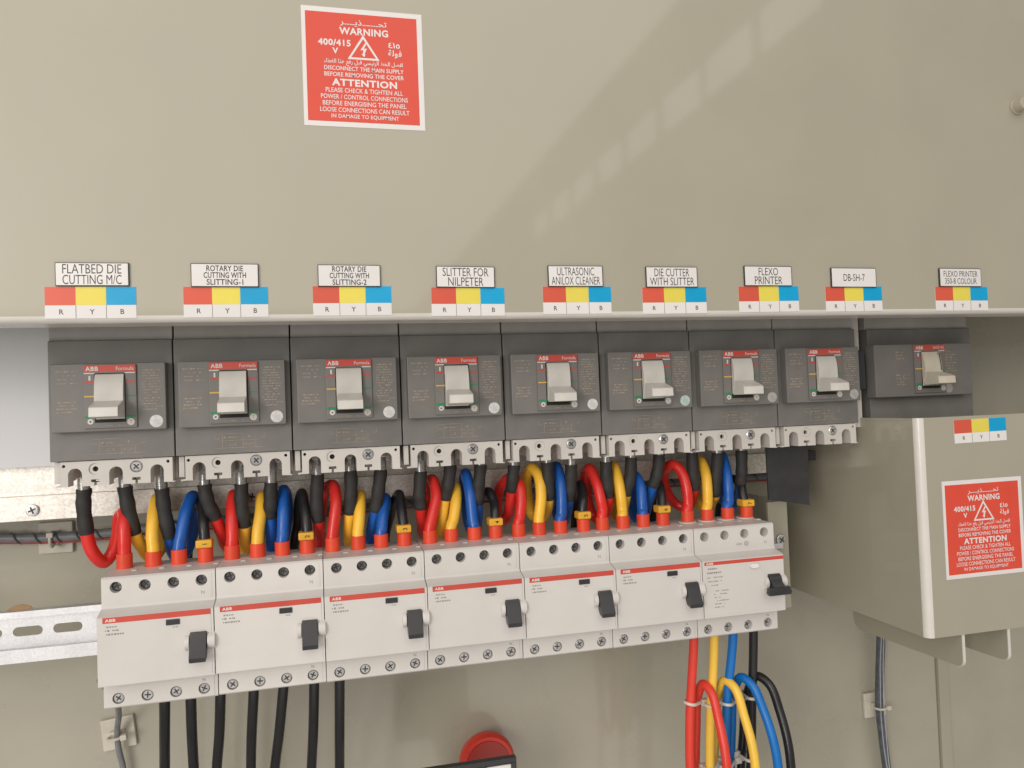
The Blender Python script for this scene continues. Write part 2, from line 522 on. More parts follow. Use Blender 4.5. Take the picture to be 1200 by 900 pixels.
def base_outline():
    """terminal cover seen from the front: arches, T slots, stepped feet."""
    top, bot = -41.2, -57.6
    P = [(5.8, top), (74.0, top), (74.0, bot + 0.4), (75.2, bot + 0.4), (75.2, bot - 0.3), (69.0, bot)]

    def arch(c, r=4.15):
        return [(c + r, bot)] + arc(c, -45.6 - r, r, 0, 180, 11) + [(c - r, bot)]

    def tee(c):
        return [(c + 0.75, bot), (c + 0.75, -55.2), (c + 2.6, -55.2), (c + 2.6, -53.4), (c - 2.6, -53.4), (c - 2.6, -55.2), (c - 0.75, -55.2), (c - 0.75, bot)]
    P += arch(64.3)
    P += tee(51.5)
    P += arch(39.1)
    P += tee(26.6)
    P += arch(14.5)
    P += [(5.8, bot), (3.0, bot - 0.2), (3.0, bot + 0.8), (5.8, bot + 1.0)]
    return P


def make_breaker(kind='std'):
    root = empty('circuit_breaker')
    m = MB(); m.box(0.35, 75.85, 0, 69, -40.8, 38.4, 0.7)
    body = m.build('body', greyp, root)
    m = MB(); m.box(0.5, 75.7, 2.6, 69, 38.45, 62, 0.5)
    m.build('upper_terminal_cover', greyt, root)
    # raised front
    m = MB(); m.box(4.1, 72.8, -8.0, 0.3, -21.9, 22.5, 0.8)
    fp = m.build('front_panel', greyp2, root)
    m = MB()
    text_rows(m, 8.0, 22.5, 17.5, 9.8, 4, 1.1, -5.32)
    text_rows(m, 8.0, 22.8, -2.4, -8.8, 4, 1.2, -5.32, 0.85)
    for a in range(15):
        text_rows(m, 59.2, 71.9, 17.4 - a * 1.85, 17.4 - a * 1.85, 1, 1.0, -5.32, 0.85)
    text_rows(m, 30, 48, -18.2, -18.2, 1, 0.8, -6.92, 0.6)
    m.build('faded_print', tanink, fp)
    # toggle plate
    m = MB(); m.box(24.9, 56.6, -6.8, -4.8, -20.0, 21.4, 0.6)
    tp = m.build('toggle_plate', greyp2, root)
    m = MB(); m.box(25.3, 56.2, -6.95, -6.5, 16.7, 21.2)
    m.build('red_band', redstripe, tp)
    m = MB()
    m.text('ABB', 26.4, 18.9, 2.9, -7.05, w=7.6, bold=0.03, align='l')
    m.text('Formula', 55.2, 18.8, 2.4, -7.05, w=10.6, bold=0.004, align='r')
    m.build('brand_lettering', whiteink, tp)
    m = MB()
    m.box(25.4, 31.8, -7.0, -6.7, 15.6, 16.3); m.box(49.7, 55.9, -7.0, -6.7, 15.6, 16.3)
    m.box(28.2, 29.3, -6.95, -6.7, 11.3, 14.3)
    m.ring((28.8, -15.4), 1.75, 0.75, -6.98, -6.7)
    m.build('white_marks', whiteink, tp)
    m = MB(); m.box(25.5, 31.7, -6.93, -6.7, 9.6, 10.7); m.box(49.9, 55.7, -6.93, -6.7, 9.6, 10.7)
    m.build('red_marks', redink, tp)
    m = MB(); m.box(25.4, 31.8, -6.93, -6.7, 0.5, 1.4); m.build('yellow_mark', yellowink, tp)
    m = MB(); m.box(49.9, 55.7, -6.93, -6.7, 0.4, 1.2); m.box(25.4, 31.6, -6.93, -6.7, -13.3, -11.6); m.box(49.9, 55.7, -6.93, -6.7, -13.2, -12.0)
    m.build('green_marks', greenink, tp)
    m = MB(); m.box(31.4, 50.0, -6.9, -6.6, -16.2, 15.9); m.build('toggle_slot', slotblack, tp)
    # toggle handle: curved shield with the lever pushed down
    m = MB()
    sh = [(-6.6, 15.6), (-8.2, 14.9), (-9.6, 11), (-10.4, 6.5), (-10.8, 2), (-10.9, -2.2), (-10.9, -6), (-6.6, -14.0)]
    m.prism(sh, 32.0, 49.3, 'x', 0.35)
    lv = [(-9.5, -1.8), (-11.5, -2.6), (-23.2, -6.2), (-24.2, -7.0), (-24.5, -12.6), (-24.0, -13.0), (-11, -13.4), (-8, -13.4)]
    m.prism(lv, 32.3, 49.2, 'x', 0.3)
    m.build('toggle', handp, root)
    m = MB(); m.cyl((52.9, -16.2), 2.35, -7.3, -6.7, 'y', 24, bev=0.2)
    tb = m.build('trip_button', whitep, root)
    m = MB(); m.text('T', 52.9, -16.2, 2.2, -7.38, bold=0.0); m.build('letter', greyink, tb)
    m = MB(); m.cyl((67.9, -16.5), 4.1, -5.42, -5.15, 'y', 30)
    m.build('seal_sticker', seal_silver, root)
    # print, toggle group and seal all ride on the raised front
    shift = Matrix.Translation(Vector((-1.3, -2.7, 0)) * S)
    for o_ in [c_ for c_ in root.children if c_.name.split('.')[0] in ('toggle_plate', 'toggle', 'trip_button', 'seal_sticker')]:
        for q in [o_] + list(o_.children): q.data.transform(shift)
    for q in fp.children: q.data.transform(shift)
    # rating table low on the body
    m = MB()
    for (a, b, c_, d) in ((26, 44, -27.2, -26.9), (25.5, 59, -37.0, -36.7), (30, 54, -31.9, -31.65)):
        m.box(a, b, -0.12, 0.2, c_, d)
    for a in (30, 43.3, 51.6): m.box(a, a + 0.3, -0.12, 0.2, -36.8, -27.0)
    m.box(25.5, 28.6, -0.12, 0.2, -30.6, -30.3); m.box(25.4, 25.7, -0.12, 0.2, -30.6, -27)
    m.box(55.3, 58, -0.12, 0.2, -30.6, -30.3); m.box(57.8, 58.1, -0.12, 0.2, -30.6, -27)
    text_rows(m, 31, 42, -29.6, -29.6, 1, 1.5, -0.12, 0.9); text_rows(m, 46, 49.5, -29.4, -29.4, 1, 1.5, -0.12, 0.9)
    m.build('rating_table', tanink, body)
    # terminal base
    m = MB(); m.prism(base_outline(), 1.6, 13, 'y')
    tb = m.build('terminal_cover', whitep, root)
    ct = MB(); ct.cyl((26.5, -46.6), 3.9, 0, 2.6, 'y', 26); ct.cyl((26.5, -46.6), 1.8, 0, 9, 'y', 18)
    ct.cyl((51.6, -46.3), 4.0, 0, 3.2, 'y', 26)
    ct.cyl((7.8, -44.0), 1.05, 0, 8, 'y', 14); ct.cyl((71.2, -43.9), 1.05, 0, 8, 'y', 14)
    cut(tb, ct)
    m = MB()
    m.box(0.9, 4.6, 6, 20, -55.5, -41.4, 0.4); m.box(71.8, 75.4, 13.2, 20, -55.5, -41.4, 0.4)
    m.box(1.0, 75.3, 45, 69, -52.5, -41.0, 0.4)
    m.box(1.0, 10.0, 20.05, 44.9, -53.5, -41.2, 0.3); m.box(66.0, 75.2, 30.1, 44.9, -53.5, -41.2, 0.3)
    m.box(18.9, 34.7, 13.1, 44, -54.5, -41.4); m.box(43.5, 60, 13.1, 44, -54.5, -41.4); m.box(68.8, 71.7, 13.1, 30, -54.5, -41.4); m.box(4.7, 10.1, 13.1, 20, -54.5, -41.4)
    m.build('terminal_base', whitep, root)
    for hx_, hz_, hr_ in ((26.5, -46.6, 1.75), (7.8, -44.0, 1.0), (71.2, -43.9, 1.0)):
        m = MB(); m.cyl((hx_, hz_), hr_, 5, 7.8, 'y', 16); m.build('hole_shade_plug', slotblack, tb)  # black plug, the shade inside the hole is put into its colour
    o, k = screw(tb, (51.6, -46.3), 3.6, 1.4, 0.7)
    k.build('screw_recess', blackink, tb)
    for u in (14.5, 39.1, 64.3):
        m = MB(); m.box(u - 4.0, u + 4.0, 40.5, 42.5, -56, -43.5, 0.5); m.cyl((u, -47.4), 3.1, 29.5, 33.0, 'y', 20, bev=0.5); m.cyl((u, -47.4), 1.6, 33.0, 40.6, 'y', 12)
        m.build('clamp', clampm, root)
    return root


NAMES = [
    ['FLATBED DIE', 'CUTTING M/C'], ['ROTARY DIE', 'CUTTING WITH', 'SLITTING-1'], ['ROTARY DIE', 'CUTTING WITH', 'SLITTING-2'],
    ['SLITTER FOR', 'NILPETER'], ['ULTRASONIC', 'ANILOX CLEANER'], ['DIE CUTTER', 'WITH SLITTER'], ['FLEXO', 'PRINTER'], ['DB-SH-7'],
    ['FLEXO PRINTER', '350-8 COLOUR']]
WHICH = ['FLATBED DIE CUTTING M/C', 'SLITTING-1', 'SLITTING-2', 'SLITTER FOR', 'ULTRASONIC ANILOX CLEANER', 'DIE CUTTER WITH SLITTER', 'FLEXO PRINTER', 'DB-SH-7', '350-8 COLOUR']
AMPS = [('30A', '400A'), ('32A', '400A'), ('32A', '400A'), ('20A', '400A'), ('60A', '400A'), ('40A', '400A'), ('40A', '400A'), ('63A', '400A')]
GB = 'grey moulded case breakers in a row under the cover'
proto = make_breaker()
brk = []
for i in range(8):
    o = proto if i == 0 else copy_tree(proto)
    brk.append(o)
for i, o in enumerate(brk):
    o.location = Vector((76.2 * i, 0, 0)) * S
    tag(o, 'dark grey breaker with cream toggle down, below the %s nameplate' % WHICH[i], 'breaker', GB)
    bd = [c for c in o.children if c.name.startswith('body')][0]
    m = MB()
    m.text(AMPS[i][0], 36.8, -34.4, 2.2, -0.1, bold=0.0); m.text(AMPS[i][1], 47.6, -34.4, 2.2, -0.1, bold=0.0)
    m.build('ampere_print', tanink, bd)
    st = [c for c in o.children if c.name.startswith('seal_sticker')][0]
    if i in (5, 7, 6):
        me = st.data.copy(); me.materials.clear(); me.materials.append(seal_green if i == 5 else seal_grey); st.data = me
    tg = [c for c in o.children if c.name.startswith('toggle') and not c.name.startswith('toggle_plate')][0]
    an = math.radians(random.uniform(-2.2, 2.2)); pv = Vector((39.3, -8.7, -1)) * S
    tg.rotation_euler = (an, 0, 0)
    tg.location = pv - Matrix.Rotation(an, 3, 'X') @ pv + Vector((random.uniform(-0.2, 0.2), random.uniform(-0.2, 0.2), 0)) * S

# small black accessory between the last two breakers
m = MB(); m.box(611.6, 619.9, 2, 7.8, -13, 20, 0.6)
tag(m.build('side_clip', blackp), 'small black clip block between the last two grey breakers', 'clip')

m = MB(); m.box(612.0, 619.5, 8, 68, -45, 62, 0.4)
tag(m.build('barrier_strip', whitep), 'narrow pale barrier strip between the last two grey breakers', 'barrier')

# ninth breaker: wider frame
root = empty('circuit_breaker')
tag(root, 'wide dark grey breaker with yellowed toggle, standing apart at the far right', 'breaker', GB)
X0 = 631.0
m = MB(); m.box(X0, X0 + 107, 12, 69, -62, 38.4, 0.8); b9 = m.build('body', greyp, root)
m = MB(); m.box(X0 + 0.3, X0 + 106.7, 15, 69, 38.5, 62, 0.5); m.build('upper_terminal_cover', greyt, root)
m = MB(); m.box(X0 - 3, X0 + 96.5, 0.5, 12.3, -20.6, 24.4, 1.0); fp = m.build('front_panel', greyp2, root)
m = MB()
text_rows(m, X0 + 17.5, X0 + 26.5, 17.5, 12, 3, 1.6, 0.38, 0.9); text_rows(m, X0 + 17.5, X0 + 23.5, -2, -5, 2, 1.4, 0.38, 0.9)
text_rows(m, X0 + 17.5, X0 + 29.5, -8, -10, 2, 1.4, 0.38, 0.9)
for a in range(11): text_rows(m, X0 + 67.5, X0 + 81.5, 17 - 2.4 * a, 17 - 2.4 * a, 1, 1.2, 0.38, 0.75)
m.build('faded_print', tanink, fp)
m = MB(); m.ring((X0 + 26.9, -3.6), 2.1, 1.55, 0.36, 0.6, 24); m.ring((X0 + 30.4, -3.6), 2.1, 1.55, 0.36, 0.6, 24)
# the two rings read as C and E once their right halves are masked by the panel-coloured bars
mk = m.build('conformity_mark', tanink, fp); shift9 = Matrix.Translation(Vector((-1.3, -2.7, 0)) * S)
ctm = MB(); ctm.box(X0 + 27.4, X0 + 29.2, 0.0, 1.0, -6.2, -1); ctm.box(X0 + 30.9, X0 + 32.9, 0.0, 1.0, -6.2, -1)
cut(mk, ctm)
DX = 666.6 - 23.6; DY = 8.4; DZ = 2.0
for ch in proto.children:
    nm = ch.name.split('.')[0]
    if nm in ('toggle_plate', 'toggle', 'trip_button', 'seal_sticker'):
        c2 = copy_tree(ch, root)
        c2.location = Vector((DX - (8 if nm == 'seal_sticker' else 0), DY, DZ)) * S
        if nm == 'toggle':
            me = ch.data.copy(); me.materials.clear(); me.materials.append(handp2); c2.data = me
        if nm == 'seal_sticker':
            me = ch.data.copy(); me.materials.clear(); me.materials.append(greyt); c2.data = me
        if nm == 'toggle_plate':
            for g in list(c2.children):
                if g.name.startswith('brand_lettering'):
                    bpy.data.objects.remove(g)
            m = MB()
            m.text('ABB', 26.4, 18.9, 2.9, -7.05, w=7.6, bold=0.03, align='l')
            m.text('SACE A2', 55.2, 18.9, 2.2, -7.05, w=11, bold=0.004, align='r')
            m.build('brand_lettering', whiteink, c2).data.transform(shift9)
m = MB()
pts, _ = spline([(46.4, -9.5, 14.2), (47.2, -10.2, 12.5), (47.6, -10.75, 8), (47.9, -11.0, 3.5), (48.0, -11.1, -1)], 6)
m.tube([(p.x + DX - 1.3, p.y + DY - 2.7, p.z + DZ) for p in pts], 0.35, 6)
m.build('toggle_crack', slotblack, root)

# ------------------------------------------------------------------ residual current breakers
PITCH_R = 70.86
RX = 28.66


def make_rcd(kind):
    root = empty('residual_current_breaker')
    m = MB()
    prof = [(52, -119.5), (51, -118.2), (1.2, -117.9), (0, -119.1), (0, -136.5), (-1.2, -138.2), (-11.2, -140.6), (-12.1, -141.6), (-12.1, -184.4), (-11.6, -185.2), (0.2, -187.2), (0.2, -202.4), (1.2, -203.4), (51, -203.2), (52, -202)]
    m.prism(prof, 0.2, 70.55, 'x', 0.25)
    body = m.build('body', rccbp, root)
    ct = MB()
    for k in range(4):
        u = 9.0 + 17.6 * k
        ct.cyl((u, -124.7), 3.7, -1, 13, 'y', 26)
        ct.cyl((u, -197.2), 3.7, -1, 5, 'y', 26)
        ct.cyl((u - 1.4, 32), 5.2, -119.4, -117, 'z', 26)
    if kind == 'std':
        ct.box(68.9, 69.15, -13, -11.75, -183.5, -142); ct.box(68.3, 68.55, -1, 0.3, -136, -120); ct.box(68.3, 68.55, -1, 0.5, -202, -188.5)
    if kind == 'wide':
        ct.box(2.2, 70.0, -13, -11.95, -183.2, -182.9); ct.box(53.2, 53.45, -13, -11.95, -179, -150)
    cut(body, ct)
    # moulding ribs on the top face
    for k in range(4):
        u = 9.0 + 17.6 * k
        m = MB(); m.box(u + 5.4, u + 8.8, 18, 22, -118.0, -117.4, 0.2); m.build('top_rib', rccbp, root)
    if kind == 'wide':
        for k in range(4):
            m = MB(); m.cyl((10.5 + 17.7 * k, 32), 7.6, -118.0, -116.9, 'z', 28, bev=0.3)
            m.build('terminal_collar', whitep, root)
    z1, z0 = (-142.0, -144.6) if kind == 'wide' else (-141.3, -144.9)
    m = MB(); m.box(1.8 if kind == 'wide' else 3.7, 70.3 if kind == 'wide' else 68.8, -12.25, -11.9, z0, z1)
    st = m.build('red_stripe', redstripe, body)
    m = MB(); m.text('ABB', 3.0 if kind == 'wide' else 5.2, (z0 + z1) / 2, 1.9, -12.33, w=6.2, bold=0.03, align='l')
    m.build('brand_lettering', whiteink, st)
    m = MB()
    if kind == 'wide':
        text_rows(m, 3.2, 16, -147.3, -150.4, 2, 1.4, -12.22, 0.95)
        text_rows(m, 3.2, 17, -154, -160, 3, 0.9, -12.2, 0.7)
        text_rows(m, 8, 22, -164.5, -177, 6, 0.9, -12.2, 0.7)
    else:
        text_rows(m, 4.6, 13.5, -147.3, -147.3, 1, 1.2, -12.22, 0.95); text_rows(m, 4.6, 15, -149.6, -149.6, 1, 1.2, -12.22, 0.95)
        text_rows(m, 4.6, 18, -152.0, -152.0, 1, 1.2, -12.22, 0.9)
        text_rows(m, 43, 48.5, -151.2, -151.2, 1, 0.7, -12.2, 0.8)
    m.build('faint_print', greyink, body)
    m = MB()
    m.text('N', 62.6, -132.8, 2.2, -0.08, bold=0.0); m.text('N', 61.8, -191.2, 1.9, 0.1, bold=0.0)
    if kind == 'wide':
        m.text('ABB', 39, -132.6, 1.9, -0.08, w=5.4, bold=-0.01); m.ring((45.6, -132.6), 2.0, 1.6, -0.1, 0.2, 24); m.ring((45.6, -132.6), 1.0, 0.6, -0.1, 0.2, 20)
    m.build('terminal_marks', greyink, body)
    # test button
    m = MB()
    if kind == 'wide':
        m.cyl((44.3, -147.8), 2.0, -14.0, -11.9, 'y', 28, sx=1.9, bev=0.5); m.build('test_button', stk_white, root)
    else:
        m.box(41.4, 49.8, -13.0, -11.9, -149.6, -146.0, 0.35); m.build('test_button', blackp, root)
    # toggle between two round cheeks
    m = MB()
    for a, b in ((52.6, 55.5), (66.6, 71.4)):
        m.cyl((-10.2, -162.3), 5.5, a, b, 'x', 30, bev=0.4)
    m.build('toggle_cheek', rccbp, root)
    m = MB()
    if kind == 'wide':
        m.cyl((-9.8, -161.5), 6.4, 55.9, 66.2, 'x', 30)
        m.prism([(-14.5, -158.5), (-20.2, -163.4), (-21.5, -168.6), (-19.5, -169.8), (-12.5, -168)], 56.5, 65.6, 'x', 0.4)
        m.prism([(50.4, -168.4), (51.8, -164.4), (69.4, -164.4), (70.8, -168.4), (69.8, -170.4), (51.4, -170.4)], -22.0, -17.6, 'y', 0.5)
    else:
        m.prism([(-11.5, -155.6), (-14.2, -156.0), (-15.6, -160.6), (-21.0, -170.6), (-20.0, -173.6), (-14, -172.4), (-11.5, -169)], 55.9, 66.2, 'x', 0.4)
    m.build('toggle', blackp, root)
    for k in range(4):
        u = 9.0 + 17.6 * k
        if kind == 'std':
            o, kk = screw(root, (u, -124.7), 3.3, 4.6, 0.3 + k * 0.5, 'terminal_screw', shaded_screw); kk.build('screw_recess', blackink, o)
        else:
            m = MB(); m.cyl((u, -124.7), 3.6, 9.0, 13, 'y', 20); m.build('terminal_screw', whitep, root)
        o, kk = screw(root, (u, -197.2), 3.25, 1.0 if kind == 'std' else 2.4, 0.9 + k * 0.6, 'terminal_screw'); kk.build('screw_recess', blackink, o)
    return root


GR = 'white four-pole breakers on the DIN rail'
protor = make_rcd('std')
rcd = [protor] + [copy_tree(protor) for _ in range(5)] + [make_rcd('wide')]
for i, o in enumerate(rcd):
    o.location = Vector((RX + PITCH_R * i, random.uniform(-0.25, 0.25), random.uniform(-0.25, 0.25))) * S
    if i < 6:
        tag(o, 'white four-pole breaker with black toggle, fed by the black cable tagged %d' % (i + 1), 'breaker', GR)
    else:
        tag(o, 'white four-pole breaker with wide black lever at the right end of its row', 'breaker', GR)

# ------------------------------------------------------------------ looped feeder cables between the two rows
CABLES=[
 (0,0,'red',[(10,36,-52),(10,36,-62),(9,37,-72),(10,41,-94)],[(13,43,-107),(18,50,-116),(22,54,-111),(27,52,-98),(30,47,-84),(34,41,-81),(35,35,-90)],35.8),
 (0,1,'yellow',[(36,36,-52),(36,36,-62),(38,37,-77),(41,41,-96)],[(43,46,-105),(47,58,-116),(52,64,-114),(54,64,-99),(54,58,-81),(54,50,-73),(54,40,-83),(54,34,-98)],54.5),
 (0,2,'blue',[(60,36,-52),(60,36,-65),(61,37,-80),(64,41,-100)],[(64,50,-112),(66,62,-120),(71,68,-114),(77,66,-95),(79,60,-78),(78,50,-73),(75,40,-83),(73,34,-99)],71.3),
 (1,0,'red',[(89,36,-52),(89,36,-64),(91,37,-76),(95,41,-89)],[(98,46,-101),(100,58,-113),(105,66,-116),(107,64,-98),(107,58,-81),(107,48,-74),(107,40,-84),(107,34,-98)],106.8),
 (1,1,'yellow',[(114,36,-52),(114,36,-65),(114,37,-81),(115,41,-96)],[(114,48,-109),(115,60,-122),(119,68,-121),(125,66,-100),(127,58,-81),(127,48,-76),(127,40,-87),(125,34,-101)],124.3),
 (1,2,'blue',[(135,36,-52),(135,36,-65),(134,37,-79),(133,41,-91)],[(133,46,-107),(134,60,-121),(138,68,-121),(143,66,-98),(144,58,-79),(143,48,-73),(143,38,-86),(142,34,-101)],141.6),
 (2,0,'red',[(168,36,-52),(168,36,-61),(167,37,-80),(168,41,-96)],[(168,52,-108),(167,62,-119),(168,70,-109),(171,66,-86),(174,56,-74),(179,46,-71),(181,38,-82),(179,34,-99)],177.4),
 (2,1,'yellow',[(192,36,-52),(192,36,-60),(192,37,-76),(191,41,-92)],[(190,46,-107),(191,58,-119),(195,68,-115),(199,66,-95),(200,56,-84),(199,48,-80),(198,39,-90),(197,34,-102)],196.1),
 (2,2,'blue',[(215,36,-52),(215,36,-60),(213,37,-75),(210,41,-92)],[(207,46,-106),(207,58,-119),(211,68,-118),(217,66,-102),(219,56,-88),(218,48,-84),(216,39,-93),(214,34,-103)],213.1),
 (3,0,'red',[(245,36,-52),(245,36,-63),(244,37,-80),(245,41,-92)],[(246,48,-104),(248,62,-115),(251,70,-110),(252,66,-88),(253,56,-76),(255,46,-71),(257,39,-82),(252,34,-101)],249.9),
 (3,1,'yellow',[(268,36,-52),(268,36,-60),(266,37,-75),(264,41,-86)],[(262,43,-102),(261,54,-117),(265,66,-122),(270,66,-104),(273,58,-84),(273,48,-78),(272,39,-88),(269,34,-102)],266.4),
 (3,2,'blue',[(292,36,-52),(292,36,-61),(290,37,-78),(290,41,-91)],[(291,50,-105),(290,62,-118),(287,70,-112),(285,66,-87),(283,58,-74),(282,48,-68),(283,39,-81),(284,34,-102)],284.5),
 (4,0,'red',[(319,36,-52),(319,36,-63),(318,37,-73),(318,41,-83)],[(317,46,-95),(315,58,-109),(312,68,-109),(312,66,-90),(315,58,-78),(319,48,-74),(324,40,-79),(324,35,-93),(322,34,-102)],320.0),
 (4,1,'yellow',[(347,36,-52),(347,36,-62),(347,37,-78),(348,41,-91)],[(349,48,-100),(347,60,-110),(341,68,-107),(337,66,-90),(335,58,-75),(337,48,-67),(340,40,-72),(340,35,-87),(338,34,-101)],336.8),
 (4,2,'blue',[(367,36,-52),(367,36,-65),(366,37,-79),(365,41,-93)],[(366,48,-102),(367,62,-114),(365,70,-113),(360,66,-91),(358,58,-73),(358,48,-67),(358,40,-75),(357,35,-91),(356,34,-104)],354.5),
 (5,0,'red',[(397,36,-52),(397,36,-64),(397,37,-79),(399,41,-93)],[(401,50,-105),(400,62,-116),(395,70,-111),(389,66,-93),(386,58,-77),(387,48,-70),(389,40,-81),(390,35,-95),(391,34,-104)],389.8),
 (5,1,'yellow',[(419,36,-52),(419,36,-62),(418,37,-77),(415,41,-92)],[(416,50,-103),(417,62,-116),(416,70,-111),(412,66,-90),(409,58,-74),(408,48,-69),(408,40,-78),(408,35,-93),(408,34,-105)],407.5),
 (5,2,'blue',[(444,36,-52),(444,36,-61),(442,37,-74),(439,41,-87)],[(438,48,-100),(439,62,-115),(435,70,-118),(430,66,-102),(427,58,-85),(426,48,-78),(427,40,-85),(426,35,-98),(426,34,-106)],425.4),
 (6,0,'red',[(474,36,-52),(474,36,-61),(474,37,-78),(476,41,-91)],[(479,50,-101),(479,60,-110),(472,66,-108),(464,66,-98),(459,62,-83),(458,54,-74),(461,46,-71),(465,40,-77),(467,35,-91),(467,34,-104)],465.1),
 (6,1,'yellow',[(497,36,-52),(497,36,-62),(496,37,-80),(496,41,-98)],[(499,50,-103),(497,62,-112),(493,68,-106),(491,66,-90),(488,58,-75),(487,48,-69),(487,40,-77),(486,35,-92),(485,34,-104)],483.0),
 (6,2,'blue',[(520,36,-52),(520,36,-61),(520,37,-79),(520,41,-91)],[(523,52,-104),(521,62,-111),(517,68,-104),(514,66,-89),(510,58,-74),(508,48,-66),(507,40,-76),(505,35,-91),(504,34,-104)],502.0),
 (0,3,'black',[],[(70,75,-115),(75,72,-98),(79,62,-83),(83,52,-77),(86,42,-84),(88,35,-94)],88.9),
 (1,3,'black',[],[(148,75,-121),(151,72,-102),(153,60,-85),(156,50,-76),(158,42,-84),(159,35,-96)],159.1),
 (2,3,'black',[],[(220,75,-115),(223,72,-103),(226,60,-88),(229,48,-81),(230,40,-89),(230,35,-98)],230.4),
 (3,3,'black',[],[(293,75,-106),(296,70,-94),(298,58,-86),(301,46,-84),(303,40,-91),(302,35,-98)],301.4),
 (4,3,'black',[],[(381,75,-115),(380,70,-97),(378,58,-86),(378,48,-83),(377,40,-90),(375,35,-96)],373.8),
 (5,3,'black',[],[(452,75,-120),(451,70,-101),(448,58,-90),(448,48,-87),(446,40,-92),(444,35,-100)],442.8),
 (6,3,'black',[],[(519,75,-110),(519,70,-98),(518,60,-89),(519,48,-87),(520,40,-91),(519,35,-99)],519.6),
]
GC = 'looped cables feeding the white breakers'
for (i, k, col, sl, cb, xr) in CABLES:
    ends = [(xr, 32.5, -108), (xr, 32, -119.5)]
    if sl:
        path = sl + cb + ends
        pts, idx = spline(path, 9)
        n = idx[len(sl) - 1]
        start = max(0, n - 6); top_ = idx[1]
    else:
        path = [(cb[0][0] - 2, 84, -150)] + cb + ends
        pts, idx = spline(path, 9)
        start = 0
    r_ = random.Random(i * 7 + k); a_, b_ = r_.uniform(0, 6), r_.uniform(0, 6)
    pts = [p + Vector((0.3 * math.sin(0.17 * j + a_), 0.2 * math.sin(0.2 * j + b_), 0.25 * math.sin(0.15 * j + b_))) if 3 < j < len(pts) - 12 else p for j, p in enumerate(pts)]
    m = MB(); m.tube(pts[start:], 4.35 if col != 'black' else 3.8, 16)
    c = m.build('feeder_cable', cab_m[col])
    if sl:
        tag(c, '%s looped cable entering the white breaker of tag %d' % (col, i + 1), 'cable', GC)
        sh = pts[top_:n + 1]
        rad = [4.95 + 0.22 * math.sin(j * 0.9 + i * 1.7 + k) for j in range(len(sh))]
        rad[-1] = 4.75
        m = MB(); m.tube(sh, rad, 16); m.build('heat_shrink', shrinkm, c)
        m = MB(); m.tube([(pts[0].x, 36, -45.5), (pts[0].x, 36, -50), (pts[top_].x, 36, pts[top_].z - 3)], 4.1, 16); m.build('cable_lug', clampm, c)
    else:
        tag(c, 'black looped cable with the yellow marker tag numbered %d' % (i + 1), 'cable', GC)
    m = MB(); m.cyl((xr, 32), 5.25, -118.9, -108.2, 'z', 26, bev=0.4)
    m.build('end_sleeve', sleevem, c)
    if col == 'black':
        a = pts[idx[-3] + 4]
        m = MB(); m.box(xr - 5.9, xr + 5.2, 26.4, 37.6, -108.1, -102.2, 1.2)
        mk = m.build('number_marker', markerm, c)
        m = MB(); m.text(str(i + 1), xr + 0.4, -105.1, 3.2, 26.3, rot=math.pi / 2, bold=0.015)
        m.build('number', blackink, mk)

# ------------------------------------------------------------------ cables below the white breakers
GL = 'black cables hanging under the white breakers'
LOW = [[(59.4, 32, -200), (59, 34, -214), (56.3, 45, -241), (52.8, 60, -271), (50, 66, -330), (50, 66, -480)],
       [(76.3, 32, -200), (76.2, 34, -214), (74.5, 45, -243.6), (72.6, 60, -274), (73, 66, -330), (75, 66, -480)],
       [(96.8, 32, -200), (96.2, 33, -214), (93.1, 45, -246), (88.6, 60, -276.7), (84, 66, -330), (82, 66, -480)],
       [(119.5, 32, -200), (118.8, 33, -214), (115.4, 45, -249), (112.7, 60, -280), (110, 66, -340), (110, 66, -480)],
       [(141, 32, -200), (139.4, 33, -214), (134.6, 45, -251.8), (129.8, 60, -282.8), (124, 66, -340), (120, 66, -480)],
       [(161.6, 32, -200), (161.1, 33, -214), (159, 45, -255), (156.6, 60, -286.7), (154, 66, -340), (154, 66, -480)],
       [(179.8, 32, -200), (179.4, 33, -214), (178.2, 45, -257.8), (177.5, 60, -289.8), (176, 66, -340), (176, 66, -480)]]
ORD = ['first', 'second', 'third', 'fourth', 'fifth', 'sixth', 'seventh']
for i, p in enumerate(LOW):
    pts, _ = spline(p, 9)
    m = MB(); m.tube(pts, 3.7, 14)
    tag(m.build('hanging_cable', cab_m['black']), '%s black cable from the left hanging below the white breakers' % ORD[i], 'cable', GL)

